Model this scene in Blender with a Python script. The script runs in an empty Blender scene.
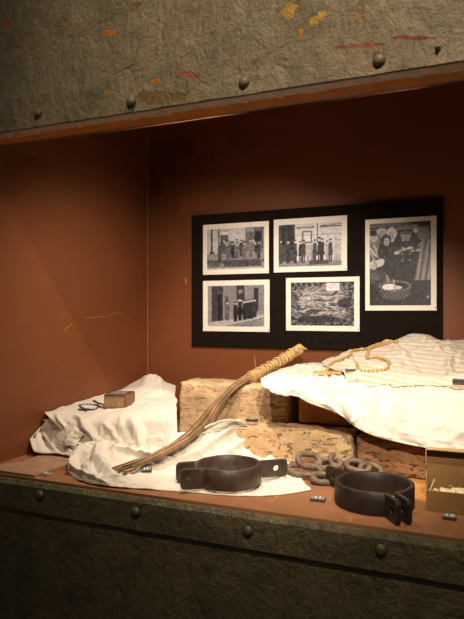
import bpy, bmesh, math, random
import numpy as np
from mathutils import Vector, Matrix, noise

random.seed(7)
SC = bpy.context.scene
COL = SC.collection
H = 0.361                       # eye height above the display floor
F = 590.0
YAW = math.radians(23.1)
CY, SY = math.cos(YAW), math.sin(YAW)

# ------------------------------------------------------------------ survey helpers
def ray(px, py):
    u = (px - 232.0) / F
    v = (311.0 - py) / F
    return (-SY + u * CY, CY + u * SY, v)

def at_z(px, py, z):
    r = ray(px, py); t = (z - H) / r[2]
    return Vector((r[0] * t, r[1] * t, z))

def at_y(px, py, y):
    r = ray(px, py); t = y / r[1]
    return Vector((r[0] * t, y, H + r[2] * t))

# ------------------------------------------------------------------ object helpers
def tag(o, label=None, cat=None, group=None, kind=None):
    if label: o['label'] = label
    if cat: o['category'] = cat
    if group: o['group'] = group
    if kind: o['kind'] = kind
    return o

def empty(name, loc, rz=0, label=None, cat=None, group=None):
    o = bpy.data.objects.new(name, None)
    o.empty_display_size = 0.02
    o.location = loc; o.rotation_euler = (0, 0, rz)
    COL.objects.link(o)
    return tag(o, label, cat, group)

def link(name, me, mat=None, parent=None, smooth=True):
    o = bpy.data.objects.new(name, me)
    COL.objects.link(o)
    if mat and not me.materials: me.materials.append(mat)
    if smooth:
        for p in me.polygons: p.use_smooth = True
    if parent: o.parent = parent
    return o

def from_bm(name, bm, mat, parent=None, smooth=True, loc=None, rot=None):
    me = bpy.data.meshes.new(name)
    bmesh.ops.recalc_face_normals(bm, faces=bm.faces)
    bm.to_mesh(me); bm.free()
    o = link(name, me, mat, parent, smooth)
    if loc is not None: o.location = loc
    if rot is not None: o.rotation_euler = rot
    return o

def add_box(bm, x0, x1, y0, y1, z0, z1, bevel=0.0, seg=2):
    r = bmesh.ops.create_cube(bm, size=1.0)
    vs = r['verts']
    for v in vs:
        v.co = Vector(((x0 + x1) / 2 + v.co.x * (x1 - x0), (y0 + y1) / 2 + v.co.y * (y1 - y0), (z0 + z1) / 2 + v.co.z * (z1 - z0)))
    if bevel > 0:
        es = list({e for v in vs for e in v.link_edges})
        bmesh.ops.bevel(bm, geom=es, offset=bevel, segments=seg, profile=0.6, affect='EDGES')

def box_obj(name, dims, mat, parent=None, bevel=0.0, smooth=False, loc=None, rot=None):
    bm = bmesh.new(); add_box(bm, *dims, bevel=bevel)
    return from_bm(name, bm, mat, parent, smooth, loc, rot)

def tube(bm, pts, rad, sides=8, closed=False, caps=True):
    n = len(pts)
    rf = rad if callable(rad) else (lambda s: rad)
    rings = []
    up = Vector((0.13, 0.21, 0.97)).normalized()
    prev = None
    for i, p in enumerate(pts):
        if closed: t = (pts[(i + 1) % n] - pts[i - 1])
        else: t = pts[min(i + 1, n - 1)] - pts[max(i - 1, 0)]
        if t.length < 1e-9: t = Vector((1, 0, 0))
        t.normalize()
        if prev is None:
            a = t.cross(up)
            if a.length < 1e-3: a = t.cross(Vector((1, 0, 0)))
        else:
            a = prev - t * prev.dot(t)
        a.normalize(); prev = a
        b = t.cross(a)
        r = rf(i / max(1, n - 1))
        rings.append([bm.verts.new(p + (a * math.cos(2 * math.pi * k / sides) + b * math.sin(2 * math.pi * k / sides)) * r) for k in range(sides)])
    m = n if closed else n - 1
    for i in range(m):
        A, B = rings[i], rings[(i + 1) % n]
        if closed and i == n - 1:
            best = min(range(sides), key=lambda q: (A[0].co - B[q].co).length)
        else: best = 0
        for k in range(sides):
            bm.faces.new((A[k], A[(k + 1) % sides], B[(k + 1 + best) % sides], B[(k + best) % sides]))
    if caps and not closed:
        bm.faces.new(rings[0][::-1]); bm.faces.new(rings[-1])

def catmull(pts, n):
    """n samples per span through the listed points (Vectors)."""
    P = [pts[0] * 2 - pts[1]] + list(pts) + [pts[-1] * 2 - pts[-2]]
    out = []
    for i in range(1, len(P) - 2):
        for k in range(n):
            t = k / n
            a, b, c, d = P[i - 1], P[i], P[i + 1], P[i + 2]
            out.append(0.5 * ((2 * b) + (c - a) * t + (2 * a - 5 * b + 4 * c - d) * t * t + (3 * b - a - 3 * c + d) * t ** 3))
    out.append(P[-2].copy())
    return out

# ------------------------------------------------------------------ node helpers
class NT:
    def __init__(s, name):
        s.m = bpy.data.materials.new(name); s.m.use_nodes = True
        s.t = s.m.node_tree; s.n = s.t.nodes; s.l = s.t.links
        s.b = s.n['Principled BSDF']
        s.tc = s.n.new('ShaderNodeTexCoord').outputs['Object']
    def _set(s, sock, v):
        if isinstance(v, bpy.types.NodeSocket): s.l.new(v, sock)
        elif v is not None: sock.default_value = v
    def mapping(s, scale=(1, 1, 1), rot=(0, 0, 0), loc=(0, 0, 0), vec=None):
        m = s.n.new('ShaderNodeMapping'); s.l.new(vec or s.tc, m.inputs[0])
        m.inputs['Scale'].default_value = scale; m.inputs['Rotation'].default_value = rot; m.inputs['Location'].default_value = loc
        return m.outputs[0]
    def noise(s, scale, detail=4, rough=.55, dist=0, vec=None, out='Fac'):
        m = s.n.new('ShaderNodeTexNoise'); s.l.new(vec or s.tc, m.inputs['Vector'])
        m.inputs['Scale'].default_value = scale; m.inputs['Detail'].default_value = detail
        m.inputs['Roughness'].default_value = rough; m.inputs['Distortion'].default_value = dist
        return m.outputs[out]
    def vor(s, scale, vec=None, feature='F1', out='Distance'):
        m = s.n.new('ShaderNodeTexVoronoi'); m.feature = feature; s.l.new(vec or s.tc, m.inputs['Vector'])
        m.inputs['Scale'].default_value = scale
        return m.outputs[out]
    def wave(s, scale, dist=0, detail=2, dscale=1, vec=None, d='X'):
        m = s.n.new('ShaderNodeTexWave'); m.bands_direction = d; s.l.new(vec or s.tc, m.inputs['Vector'])
        m.inputs['Scale'].default_value = scale; m.inputs['Distortion'].default_value = dist
        m.inputs['Detail'].default_value = detail; m.inputs['Detail Scale'].default_value = dscale
        return m.outputs['Fac']
    def ramp(s, fac, stops):
        m = s.n.new('ShaderNodeValToRGB'); s.l.new(fac, m.inputs[0])
        e = m.color_ramp.elements
        while len(e) < len(stops): e.new(0.5)
        for q, (p, c) in zip(e, stops):
            q.position = p; q.color = (c, c, c, 1) if not isinstance(c, tuple) else (*c, 1)
        return m.outputs[0]
    def mix(s, fac, a, b, mode='MIX'):
        m = s.n.new('ShaderNodeMix'); m.data_type = 'RGBA'; m.blend_type = mode
        s._set(m.inputs[0], fac)
        for k, v in ((6, a), (7, b)):
            s._set(m.inputs[k], (*v, 1) if isinstance(v, tuple) and len(v) == 3 else v)
        return m.outputs[2]
    def math(s, op, a, b=None, c=None):
        m = s.n.new('ShaderNodeMath'); m.operation = op
        s._set(m.inputs[0], a); s._set(m.inputs[1], b)
        if c is not None: s._set(m.inputs[2], c)
        return m.outputs[0]
    def bump(s, h, strength=.5, dist=.002, normal=None):
        m = s.n.new('ShaderNodeBump'); s.l.new(h, m.inputs['Height'])
        m.inputs['Strength'].default_value = strength; m.inputs['Distance'].default_value = dist
        if normal: s.l.new(normal, m.inputs['Normal'])
        return m.outputs[0]
    def blob(s, c, rx, rz, ang=0, n=None, namp=.6):
        """1 inside a ragged ellipse standing in the XZ plane."""
        sub = s.n.new('ShaderNodeVectorMath'); sub.operation = 'SUBTRACT'; s.l.new(s.tc, sub.inputs[0]); sub.inputs[1].default_value = c
        mp = s.n.new('ShaderNodeMapping'); s.l.new(sub.outputs[0], mp.inputs[0]); mp.inputs['Rotation'].default_value = (0, ang, 0)
        sc = s.n.new('ShaderNodeVectorMath'); sc.operation = 'MULTIPLY'; s.l.new(mp.outputs[0], sc.inputs[0]); sc.inputs[1].default_value = (1 / rx, 0, 1 / rz)
        ln = s.n.new('ShaderNodeVectorMath'); ln.operation = 'LENGTH'; s.l.new(sc.outputs[0], ln.inputs[0])
        d = s.math('ADD', ln.outputs['Value'], s.math('MULTIPLY', s.math('SUBTRACT', n, .5), namp * 2))
        return s.ramp(d, [(.88, 1.0), (.95, 0.0)])
    def done(s, color=None, rough=None, normal=None, metal=None, spec=None, sheen=None):
        if color is not None: s._set(s.b.inputs['Base Color'], (*color, 1) if isinstance(color, tuple) else color)
        if rough is not None: s._set(s.b.inputs['Roughness'], rough)
        if normal is not None: s._set(s.b.inputs['Normal'], normal)
        if metal is not None: s._set(s.b.inputs['Metallic'], metal)
        if spec is not None: s.b.inputs['Specular IOR Level'].default_value = spec
        if sheen is not None: s.b.inputs['Sheen Weight'].default_value = sheen
        return s.m

def simple(name, col, rough=.7, nscale=60, var=.25, bump=.3, metal=0, bdist=.001, spec=None):
    t = NT(name); f = t.noise(nscale, 5)
    c = t.mix(t.ramp(f, [(.3, 0.0), (.7, 1.0)]), tuple(x * (1 - var) for x in col), tuple(min(1, x * (1 + var)) for x in col))
    return t.done(c, rough, t.bump(f, bump, bdist), metal, spec)

# ---- fascia: thick brushed olive-grey paint over metal
FY = 0.985
def fascia_mat(name, base, dark, light, chips, bstr=.75):
    t = NT(name)
    big = t.noise(3.5, 5, .6, .6)
    med = t.noise(16, 6, .65, .8)
    warp = t.noise(5, 2, .5, 0, out='Color')
    add = t.n.new('ShaderNodeVectorMath'); add.operation = 'MULTIPLY_ADD'
    t.l.new(warp, add.inputs[0]); add.inputs[1].default_value = (.07, .07, .07); t.l.new(t.tc, add.inputs[2])
    strokes = t.noise(75, 5, .65, .5, vec=t.mapping((1, 1, .42), (0, .75, 0), vec=add.outputs[0]))
    strokes2 = t.noise(85, 5, .65, .5, vec=t.mapping((1, 1, .38), (0, -.9, 0), vec=add.outputs[0]))
    dirm = t.ramp(t.noise(7, 3, .6, .5), [(.46, 0.0), (.54, 1.0)])
    sw = t.n.new('ShaderNodeMix'); t.l.new(dirm, sw.inputs[0]); t.l.new(strokes, sw.inputs[2]); t.l.new(strokes2, sw.inputs[3]); strokes_m = sw.outputs[0]
    fine = t.noise(220, 3, .6)
    c = t.mix(t.ramp(big, [(.38, 0.0), (.62, 1.0)]), base, light)
    c = t.mix(t.ramp(t.noise(6, 6, .7, 1.0, vec=t.mapping((.6, 1, 1.6), (0, .15, 0), (3, 0, 2))), [(.45, 0.0), (.62, .6)]), c, tuple(x * q for x, q in zip(light, (1.05, .92, .82))))
    c = t.mix(t.ramp(med, [(.42, 0.0), (.72, .75)]), c, dark)
    c = t.mix(t.ramp(strokes_m, [(.36, .35), (.47, 0.0)]), c, tuple(x * .45 for x in dark))
    c = t.mix(t.ramp(strokes_m, [(.58, 0.0), (.72, .3)]), c, tuple(min(1, x * 1.35) for x in light))
    rn = t.noise(38, 7, .72, .8)
    rst = t.mix(1.0, t.ramp(t.noise(9, 4, .7, 1.2), [(.62, 0.0), (.7, .6)]), t.ramp(rn, [(.4, 0.0), (.6, 1.0)]), 'MULTIPLY')
    c = t.mix(rst, c, (.20, .10, .03))
    cm = None
    for (px, py, rx, rz, ang, col) in chips:
        p = at_y(px, py, FY)
        b = t.blob(p, rx, rz, ang, rn, 1.7)
        c = t.mix(b, c, t.mix(t.noise(90, 3), col, tuple(x * .45 for x in col)))
        cm = b if cm is None else t.math('MAXIMUM', cm, b)
    hgt = t.math('ADD', t.math('MULTIPLY', strokes_m, 1.0), t.math('MULTIPLY', t.noise(30, 6, .7, 1.5), 1.1))
    hgt = t.math('ADD', hgt, t.math('MULTIPLY', med, 1.3))
    hgt = t.math('ADD', hgt, t.math('MULTIPLY', fine, .2))
    if cm is not None: hgt = t.math('SUBTRACT', hgt, t.math('MULTIPLY', cm, .7))
    return t.done(c, t.ramp(med, [(.3, .42), (.7, .7)]), t.bump(hgt, bstr, .0062), spec=.5)

OR, RD, YL = (.62, .22, .03), (.40, .10, .05), (.55, .33, .06)
chips = [(107, 30, .019, .0075, -.2, OR), (108, 91, .012, .004, -.2, YL), (133, 86, .010, .003, -.3, YL), (152, 80, .017, .005, -.15, OR),
         (190, 74, .026, .0055, -.18, RD), (2, 22, .009, .012, 0, OR), (160, 97, .05, .014, -.1, (.25, .16, .05)),
         (285, 10, .020, .012, .4, YL), (300, 30, .006, .010, .1, OR), (318, 15, .024, .008, .6, YL), (362, 45, .042, .0035, -.12, RD), (413, 37, .03, .003, -.2, (.30, .06, .03)),
         (130, 6, .014, .008, .2, (.30, .16, .05)), (62, 22, .008, .003, 0, YL), (358, 13, .014, .02, .2, (.34, .22, .12)),
         (104, 19, .018, .0014, .1, (.05, .04, .02)), (122, 68, .03, .0014, .22, (.05, .04, .02)), (131, 104, .009, .012, .2, (.07, .05, .03)),
         (377, 60, .012, .014, .2, (.2, .12, .06))]
M = {}
M['fascia'] = fascia_mat('olive_paint', (.205, .172, .108), (.115, .098, .062), (.29, .24, .165), chips)
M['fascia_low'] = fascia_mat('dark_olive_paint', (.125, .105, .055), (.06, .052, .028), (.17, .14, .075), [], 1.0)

def rust_wall(name, rot=(0, 0, 0), brick=True, marks=()):
    t = NT(name)
    big = t.noise(2.2, 4, .6, .3); fine = t.noise(120, 4, .6)
    c = t.mix(t.ramp(big, [(.3, 0.0), (.7, 1.0)]), (.19, .058, .019), (.24, .078, .026))
    c = t.mix(t.ramp(t.noise(9, 6, .7), [(.55, 0.0), (.75, .35)]), c, (.15, .045, .016))
    spk = t.noise(70, 3, .7); c = t.mix(t.ramp(spk, [(.73, 0.0), (.78, .5)]), c, (.55, .25, .12))
    h = t.math('ADD', t.math('MULTIPLY', t.noise(14, 4), .5), t.math('MULTIPLY', fine, .25))
    rn = t.noise(60, 3, .6)
    for (p, rx, rz, ang) in marks:
        c = t.mix(t.blob(p, rx, rz, ang, rn, .5), c, (.62, .22, .04))
    nb = t.bump(h, .5, .002)
    if brick:  # faint brick reflection painted into the wall colour, high up at the left
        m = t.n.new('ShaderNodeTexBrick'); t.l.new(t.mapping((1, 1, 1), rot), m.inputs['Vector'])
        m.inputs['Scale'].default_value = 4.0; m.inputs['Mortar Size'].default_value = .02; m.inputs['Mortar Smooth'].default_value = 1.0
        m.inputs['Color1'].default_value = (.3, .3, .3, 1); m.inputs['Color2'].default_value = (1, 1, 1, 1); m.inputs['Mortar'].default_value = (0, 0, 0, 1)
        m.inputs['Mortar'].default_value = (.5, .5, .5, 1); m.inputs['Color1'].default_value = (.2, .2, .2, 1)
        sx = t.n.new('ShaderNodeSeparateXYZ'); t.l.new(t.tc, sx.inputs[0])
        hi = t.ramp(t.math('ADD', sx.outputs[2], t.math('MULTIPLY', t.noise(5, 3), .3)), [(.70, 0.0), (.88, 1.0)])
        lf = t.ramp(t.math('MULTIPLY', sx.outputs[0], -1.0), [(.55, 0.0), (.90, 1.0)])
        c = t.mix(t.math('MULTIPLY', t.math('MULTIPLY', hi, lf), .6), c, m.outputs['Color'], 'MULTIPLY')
    return t.done(c, .52, nb, spec=.35)

XL, YB, ZC, XR = -1.057, 1.74, 1.15, 0.95
def lw(px, py):      # a point on the left wall
    r = ray(px, py); t_ = XL / r[0]
    return Vector((XL, r[1] * t_, H + r[2] * t_))
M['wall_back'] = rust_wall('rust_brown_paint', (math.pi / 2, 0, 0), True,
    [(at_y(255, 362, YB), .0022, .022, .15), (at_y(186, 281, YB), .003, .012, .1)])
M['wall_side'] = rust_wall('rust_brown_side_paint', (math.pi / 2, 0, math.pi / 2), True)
M['scratch'] = simple('orange_scratch', (.60, .20, .04), .6)
M['lip'] = simple('brown_lip_paint', (.34, .115, .022), .85, 20, .2, .3, spec=.1)
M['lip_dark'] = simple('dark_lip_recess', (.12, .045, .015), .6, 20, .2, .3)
M['flange'] = simple('beige_flange_paint', (.34, .24, .16), .6, 40, .25, .4)
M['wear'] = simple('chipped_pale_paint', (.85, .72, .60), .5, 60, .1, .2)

def floor_mat():
    t = NT('worn_brown_floor')
    c = t.mix(t.ramp(t.noise(5, 5, .6), [(.35, 0.0), (.7, 1.0)]), (.24, .105, .048), (.34, .155, .072))
    grain = t.wave(9, 5, 3, 2.5, vec=t.mapping((.6, 6, 1)))
    wood = t.mix(grain, (.52, .24, .07), (.70, .36, .12))
    p1 = at_z(412, 482, 0); rn = t.noise(14, 5, .65)
    sub = t.n.new('ShaderNodeVectorMath'); sub.operation = 'SUBTRACT'; t.l.new(t.tc, sub.inputs[0]); sub.inputs[1].default_value = p1
    ln = t.n.new('ShaderNodeVectorMath'); ln.operation = 'LENGTH'; t.l.new(sub.outputs[0], ln.inputs[0])
    d = t.math('ADD', ln.outputs['Value'], t.math('MULTIPLY', t.math('SUBTRACT', rn, .5), .16))
    c = t.mix(t.ramp(d, [(.10, .95), (.125, 0.0)]), c, wood)
    sm = t.ramp(t.noise(22, 5, .7, .8), [(.62, 0.0), (.66, .6)])
    c = t.mix(sm, c, (.62, .28, .08))
    return t.done(c, .5, t.bump(t.noise(90, 4), .4, .001), spec=.35)
M['floor'] = floor_mat()

def brick_mat(name, a, b, c3, bumpy=1.0):
    t = NT(name)
    n1 = t.noise(14, 6, .65, .4); n2 = t.noise(60, 6, .7)
    c = t.mix(t.ramp(n1, [(.35, 0.0), (.68, 1.0)]), a, b)
    c = t.mix(t.ramp(n2, [(.55, 0.0), (.72, .8)]), c, c3)
    pits = t.noise(55, 6, .75, .8, vec=t.mapping((.7, 1, 1.9), (.0, .25, 0))); pm = t.ramp(pits, [(.36, 0.0), (.44, 1.0)])
    c = t.mix(pm, tuple(x * .88 for x in a), c)
    h = t.math('ADD', t.math('MULTIPLY', n2, 1.0), t.math('MULTIPLY', pm, .6))
    return t.done(c, .92, t.bump(h, .9 * bumpy, .004), spec=.15)
M['sand_brick'] = brick_mat('sandy_brick', (.52, .34, .19), (.66, .47, .29), (.42, .26, .14))
M['rough_brick'] = brick_mat('pale_rough_brick', (.56, .37, .20), (.70, .50, .30), (.42, .26, .14), 1.4)
M['red_brick'] = brick_mat('orange_brick', (.42, .16, .055), (.56, .25, .10), (.26, .10, .045))
M['dark_brick'] = brick_mat('brown_brick', (.26, .13, .06), (.42, .23, .12), (.13, .065, .035), 1.5)

def cloth_mat(name, col, stripe=False):
    t = NT(name)
    weave = t.noise(420, 2, .5); soft = t.noise(9, 5, .6, .5)
    c = t.mix(t.ramp(soft, [(.4, 0.0), (.75, .6)]), col, tuple(x * q for x, q in zip(col, (.95, .91, .84))))
    h = t.math('ADD', t.math('MULTIPLY', weave, .12), soft)
    nb = t.bump(h, .35, .004)
    if stripe:
        w = t.wave(20, 2.2, 2, 1.6, vec=t.mapping((.35, .8, 1.9), (0, .25, .3)), d='DIAGONAL')
        nb = t.bump(w, .5, .003, nb)
        c = t.mix(t.ramp(w, [(.0, .75), (.35, 0.0)]), c, tuple(x * q for x, q in zip(col, (.80, .68, .52))))
    return t.done(c, .85, nb, spec=.1, sheen=.1)
M['linen'] = cloth_mat('white_linen', (.73, .675, .60))
M['stripe_linen'] = cloth_mat('ribbed_linen', (.70, .64, .55), True)
M['iron'] = simple('dark_iron', (.068, .046, .034), .5, 45, .4, .45, .35, .0015)
M['iron_dk'] = simple('blackened_iron', (.026, .020, .016), .5, 45, .4, .45, .35, .0015)
M['rust_iron'] = simple('rusty_chain_iron', (.17, .12, .085), .62, 60, .35, .45, .25, .0012)
M['rivet'] = simple('painted_rivet', (.17, .14, .09), .5, 80, .3, .4)
M['rivet_dk'] = simple('dark_painted_rivet', (.07, .065, .035), .5, 80, .3, .4)
M['board'] = simple('black_felt', (.012, .0075, .0058), .97, 160, .5, .6, spec=.12)
M['paper'] = simple('photo_border_paper', (.90, .85, .77), .45, 30, .04, .05)
M['tag'] = simple('dark_grey_plastic', (.05, .045, .045), .42, 200, .1, .1)
M['tag_pale'] = simple('pale_grey_plastic', (.42, .38, .33), .45, 200, .1, .1)
M['tag_face'] = simple('grey_label', (.24, .22, .21), .4, 200, .1, .1)
M['ink'] = simple('white_lettering', (.85, .82, .78), .5, 200, .02, .02)
M['straw_dk'] = simple('willow_rods', (.24, .14, .065), .65, 50, .55, .4)
M['rod_pale'] = simple('pale_willow_rods', (.36, .225, .115), .6, 50, .4, .4)
M['rod_dark'] = simple('dark_willow_rods', (.15, .08, .035), .65, 50, .5, .4)
M['straw'] = simple('willow_handle', (.56, .35, .14), .7, 90, .35, .4)
M['cord'] = simple('pale_binding', (.72, .52, .26), .7, 120, .25, .3)
M['bead_dk'] = simple('black_bead', (.03, .028, .028), .3, 200, .2, .1)
M['bead_tan'] = simple('tan_wooden_bead', (.50, .31, .10), .45, 200, .3, .2)
M['thread'] = simple('pale_thread', (.55, .42, .24), .8, 200, .2, .2)
M['silver'] = simple('dull_metal', (.25, .22, .19), .35, 200, .2, .2, .8)
M['leather'] = simple('worn_brown_leather', (.20, .10, .045), .6, 60, .4, .5)
M['leather_top'] = simple('dark_cover_leather', (.10, .062, .040), .35, 60, .35, .4)
M['pages'] = simple('brown_page_edges', (.30, .17, .08), .8, 150, .35, .5)
M['card'] = simple('brown_cardboard', (.21, .11, .036), .75, 30, .14, .15)
M['card_edge'] = simple('pale_cardboard_edge', (.50, .34, .16), .8, 60, .2, .2)
M['bone'] = simple('cream_fragment', (.74, .62, .42), .75, 90, .2, .4)
M['slab'] = simple('grey_brown_slab', (.36, .21, .125), .65, 40, .2, .3)

# ------------------------------------------------------------------ setting: inside of the showcase
def struct(name, dims, mat, bevel=0):
    o = box_obj(name, dims, mat, None, bevel)
    return tag(o, kind='structure')
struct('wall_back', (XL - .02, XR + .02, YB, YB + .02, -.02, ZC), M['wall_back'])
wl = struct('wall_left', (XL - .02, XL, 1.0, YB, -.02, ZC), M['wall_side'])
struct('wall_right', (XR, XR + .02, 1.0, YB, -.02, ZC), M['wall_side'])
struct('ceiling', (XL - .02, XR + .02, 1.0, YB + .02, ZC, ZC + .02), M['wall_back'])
struct('floor', (XL, XR, 1.002, YB, -.02, 0), M['floor'])
# seam down the back left corner
bm = bmesh.new()
tube(bm, [Vector((XL + .002, YB - .002, z / 40)) for z in range(0, 46)], lambda s: .0016 + .0012 * noise.noise(Vector((s * 30, 0, 0))), 5)
tag(from_bm('trim_3', bm, simple('corner_seam_filler', (.34, .16, .08), .6)), kind='structure')
# curved scratch on the left wall
for pts in ([(64, 331), (68, 327), (72, 324)], [(84, 318), (97, 317), (107, 316), (118, 313), (127, 318), (135, 323)]):
    bm = bmesh.new()
    tube(bm, catmull([lw(*p) + Vector((.0002, 0, 0)) for p in pts], 6), .0008, 5)
    from_bm('scratch', bm, M['scratch'], wl)

ZF = 0.750     # underside of the upper fascia
def wavy_strip(name, x0, x1, y0, y1, z0, z1, mat, parent, wav=.0016, seed=0, nx=260, edge='both', top_r=None):
    """long board whose long edges wander slightly, rounded to the front"""
    bm = bmesh.new(); rows = []
    for i in range(nx + 1):
        x = x0 + (x1 - x0) * i / nx
        a = wav * (noise.noise(Vector((x * 14, seed, 0))) + .5 * noise.noise(Vector((x * 60, seed, 3))))
        b = wav * (noise.noise(Vector((x * 14, seed + 9, 0))) + .5 * noise.noise(Vector((x * 60, seed + 9, 3))))
        zl, zh = z0 + (a if edge in ('both', 'low') else 0), z1 + (b if edge in ('both', 'high') else 0)
        r = .0025
        rt = top_r or r
        prof = [(y1, zl), (y0 + r, zl), (y0, zl + r), (y0, zh - rt * 1.3), (y0 + rt * .8, zh), (y1, zh)]
        rows.append([bm.verts.new((x, p[0], p[1])) for p in prof])
    for i in range(nx):
        for k in range(6):
            bm.faces.new((rows[i][k], rows[i + 1][k], rows[i + 1][(k + 1) % 6], rows[i][(k + 1) % 6]))
    bm.faces.new(rows[0]); bm.faces.new(rows[-1][::-1])
    return from_bm(name, bm, mat, parent, False)

X0, X1 = -1.5, 1.35
upper = struct('trim_1', (X0, X1, .992, 1.0, ZF + .002, ZF + .62), M['fascia'])
wavy_strip('edge_strip', X0, X1, .9885, .9925, ZF, ZF + .074, M['fascia'], upper, seed=2, top_r=.0006)
def wear_line(name, y, r, mat, gap=None, z=ZF + .001):
    bm = bmesh.new(); run = []
    for i in range(601):
        x = X0 + (X1 - X0) * i / 600
        ok = gap is None or noise.noise(Vector((x * 9, y, 1))) + .6 * noise.noise(Vector((x * 45, y, 2))) > gap
        if ok: run.append(Vector((x, y + .0012 * noise.noise(Vector((x * 30, 4, y))), z)))
        if (not ok or i == 600) and run:
            if len(run) > 2: tube(bm, run, lambda s_: r * (.6 + .4 * math.sin(math.pi * s_)) if gap is not None else r, 5)
            run = []
    from_bm(name, bm, mat, upper)
wavy_strip('flange', X0, X1, .9925, 1.022, ZF + .001, ZF + .008, M['flange'], upper, seed=11, wav=.0006)
box_obj('lip', (X0, X1, 1.022, 1.062, ZF + .0015, ZF + .02), M['lip'], upper, .001)
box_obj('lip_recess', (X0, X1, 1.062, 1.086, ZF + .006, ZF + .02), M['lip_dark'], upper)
wear_line('worn_edge', 1.0225, .0016, M['wear'], .06)
wear_line('lip_edge', 1.0870, .0007, M['lip'], None, ZF + .004)
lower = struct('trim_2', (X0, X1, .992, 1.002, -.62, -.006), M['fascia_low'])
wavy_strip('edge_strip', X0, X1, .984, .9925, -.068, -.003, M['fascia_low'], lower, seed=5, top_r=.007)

def rivet(px, py, parent, mat, r=.0095):
    p = at_y(px, py, .9875 if parent is upper else .984)
    bm = bmesh.new()
    prof = [(r * 1.12, 0), (r, -.0022), (r * .82, -.0050), (r * .5, -.0068), (r * .15, -.0073)]
    rings = []
    for (q, y) in prof:
        rings.append([bm.verts.new((q * math.cos(a * math.pi / 10) * (1 + .06 * noise.noise(Vector((a, px, 0)))), y, q * math.sin(a * math.pi / 10))) for a in range(20)])
    for A, B in zip(rings, rings[1:]):
        for k in range(20): bm.faces.new((A[k], A[(k + 1) % 20], B[(k + 1) % 20], B[k]))
    bm.faces.new(rings[-1]); bm.faces.new(rings[0][::-1])
    from_bm('rivet', bm, mat, parent, True, p)
for q in ((38, 113), (131, 101), (244, 82), (379, 60)): rivet(*q, upper, M['rivet'])
rivet(438, 48, upper, M['rivet'], .004)
for q in ((40, 495), (136, 512), (248, 531), (381, 550)): rivet(*q, lower, M['rivet_dk'])

# ------------------------------------------------------------------ bricks
def brick(name, x0, x1, y0, y1, z0, z1, mat, seed, rough=.003, rz=0, step=.007):
    cx, cy, cz = (x0 + x1) / 2, (y0 + y1) / 2, z0
    lx, ly, lz = (x1 - x0) / 2, (y1 - y0) / 2, (z1 - z0)
    bm = bmesh.new()
    n = [max(2, int(2 * lx / step)), max(2, int(2 * ly / step)), max(2, int(lz / step))]
    def face(ax, sgn):
        u, v = [a for a in range(3) if a != ax]
        g = []
        for i in range(n[u] + 1):
            row = []
            for j in range(n[v] + 1):
                c = [0, 0, 0]; c[ax] = sgn; c[u] = -1 + 2 * i / n[u]; c[v] = -1 + 2 * j / n[v]
                row.append(bm.verts.new(c))
            g.append(row)
        for i in range(n[u]):
            for j in range(n[v]):
                bm.faces.new((g[i][j], g[i + 1][j], g[i + 1][j + 1], g[i][j + 1]))
    for ax in range(3):
        for s in (-1, 1): face(ax, s)
    bmesh.ops.remove_doubles(bm, verts=bm.verts, dist=1e-4)
    R = .008
    for v in bm.verts:
        p = Vector((v.co.x * lx, v.co.y * ly, v.co.z * lz / 2))
        q = Vector((max(-lx + R, min(lx - R, p.x)), max(-ly + R, min(ly - R, p.y)), max(-lz / 2 + R, min(lz / 2 - R, p.z))))
        d = p - q
        nn = d.normalized() if d.length > 1e-6 else Vector((0, 0, 0))
        s = Vector((seed * 3.1, seed, 0))
        f = noise.fractal(p * 28 + s, 1.0, 2.0, 5) * rough + noise.noise(p * 11 + s) * rough * 1.3
        c = max(0, noise.noise(p * 16 + s * 2) - .25) * (.022 if sum(abs(x) > 1e-5 for x in d) > 1 else .004)
        v.co = q + nn * (min(d.length, R) + f - c - rough * .6)
        if v.co.z < -lz / 2: v.co.z = -lz / 2
        v.co.z += lz / 2
    return from_bm(name, bm, mat, None, True, (cx, cy, cz), (0, 0, rz))

tag(brick('brick', -.775, -.455, 1.435, 1.545, 0, .167, M['sand_brick'], 1, .0028),
    'large sandy brick standing on edge behind the switch of rods', 'brick', 'bricks stacked under the cloths')
tag(brick('brick', -.585, -.268, 1.31, 1.425, 0, .086, M['rough_brick'], 4, .0045, -.02),
    'pale rough-faced brick lying flat on the floor behind the chain', 'brick', 'bricks stacked under the cloths')
tag(brick('brick', -.262, .055, 1.318, 1.43, 0, .086, M['dark_brick'], 6, .0035, .02),
    'dark brown brick on the floor between chain and cardboard box', 'brick', 'bricks stacked under the cloths')
tag(brick('brick', -.420, -.115, 1.392, 1.505, .0865, .165, M['red_brick'], 9, .002, .01),
    'orange-brown brick lying on top of two others, right under the draped cloth', 'brick', 'bricks stacked under the cloths')
tag(brick('brick', -.447, -.26, 1.530, 1.64, 0, .165, M['red_brick'], 12, .002),
    'orange brick end showing in the dark gap beside the sandy brick', 'brick', 'bricks stacked under the cloths')
# thin brown slab at the left front
bm = bmesh.new()
pl = [at_z(-40, 467, .010), at_z(22, 459.5, .010), at_z(50, 450, .010), at_z(79, 452, .010), at_z(76, 460, .010), at_z(31, 474.5, .010), at_z(-20, 473, .010)]
vs = [bm.verts.new((max(XL + .004, p.x), max(1.006, p.y), .006)) for p in pl]
f = bm.faces.new(vs)
r = bmesh.ops.extrude_face_region(bm, geom=[f])
for v in [g for g in r['geom'] if isinstance(g, bmesh.types.BMVert)]: v.co.z = .0005
tag(from_bm('wooden_slab', bm, M['slab'], None, False), 'thin brown slab lying flat at the left front corner of the showcase', 'slab')

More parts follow.
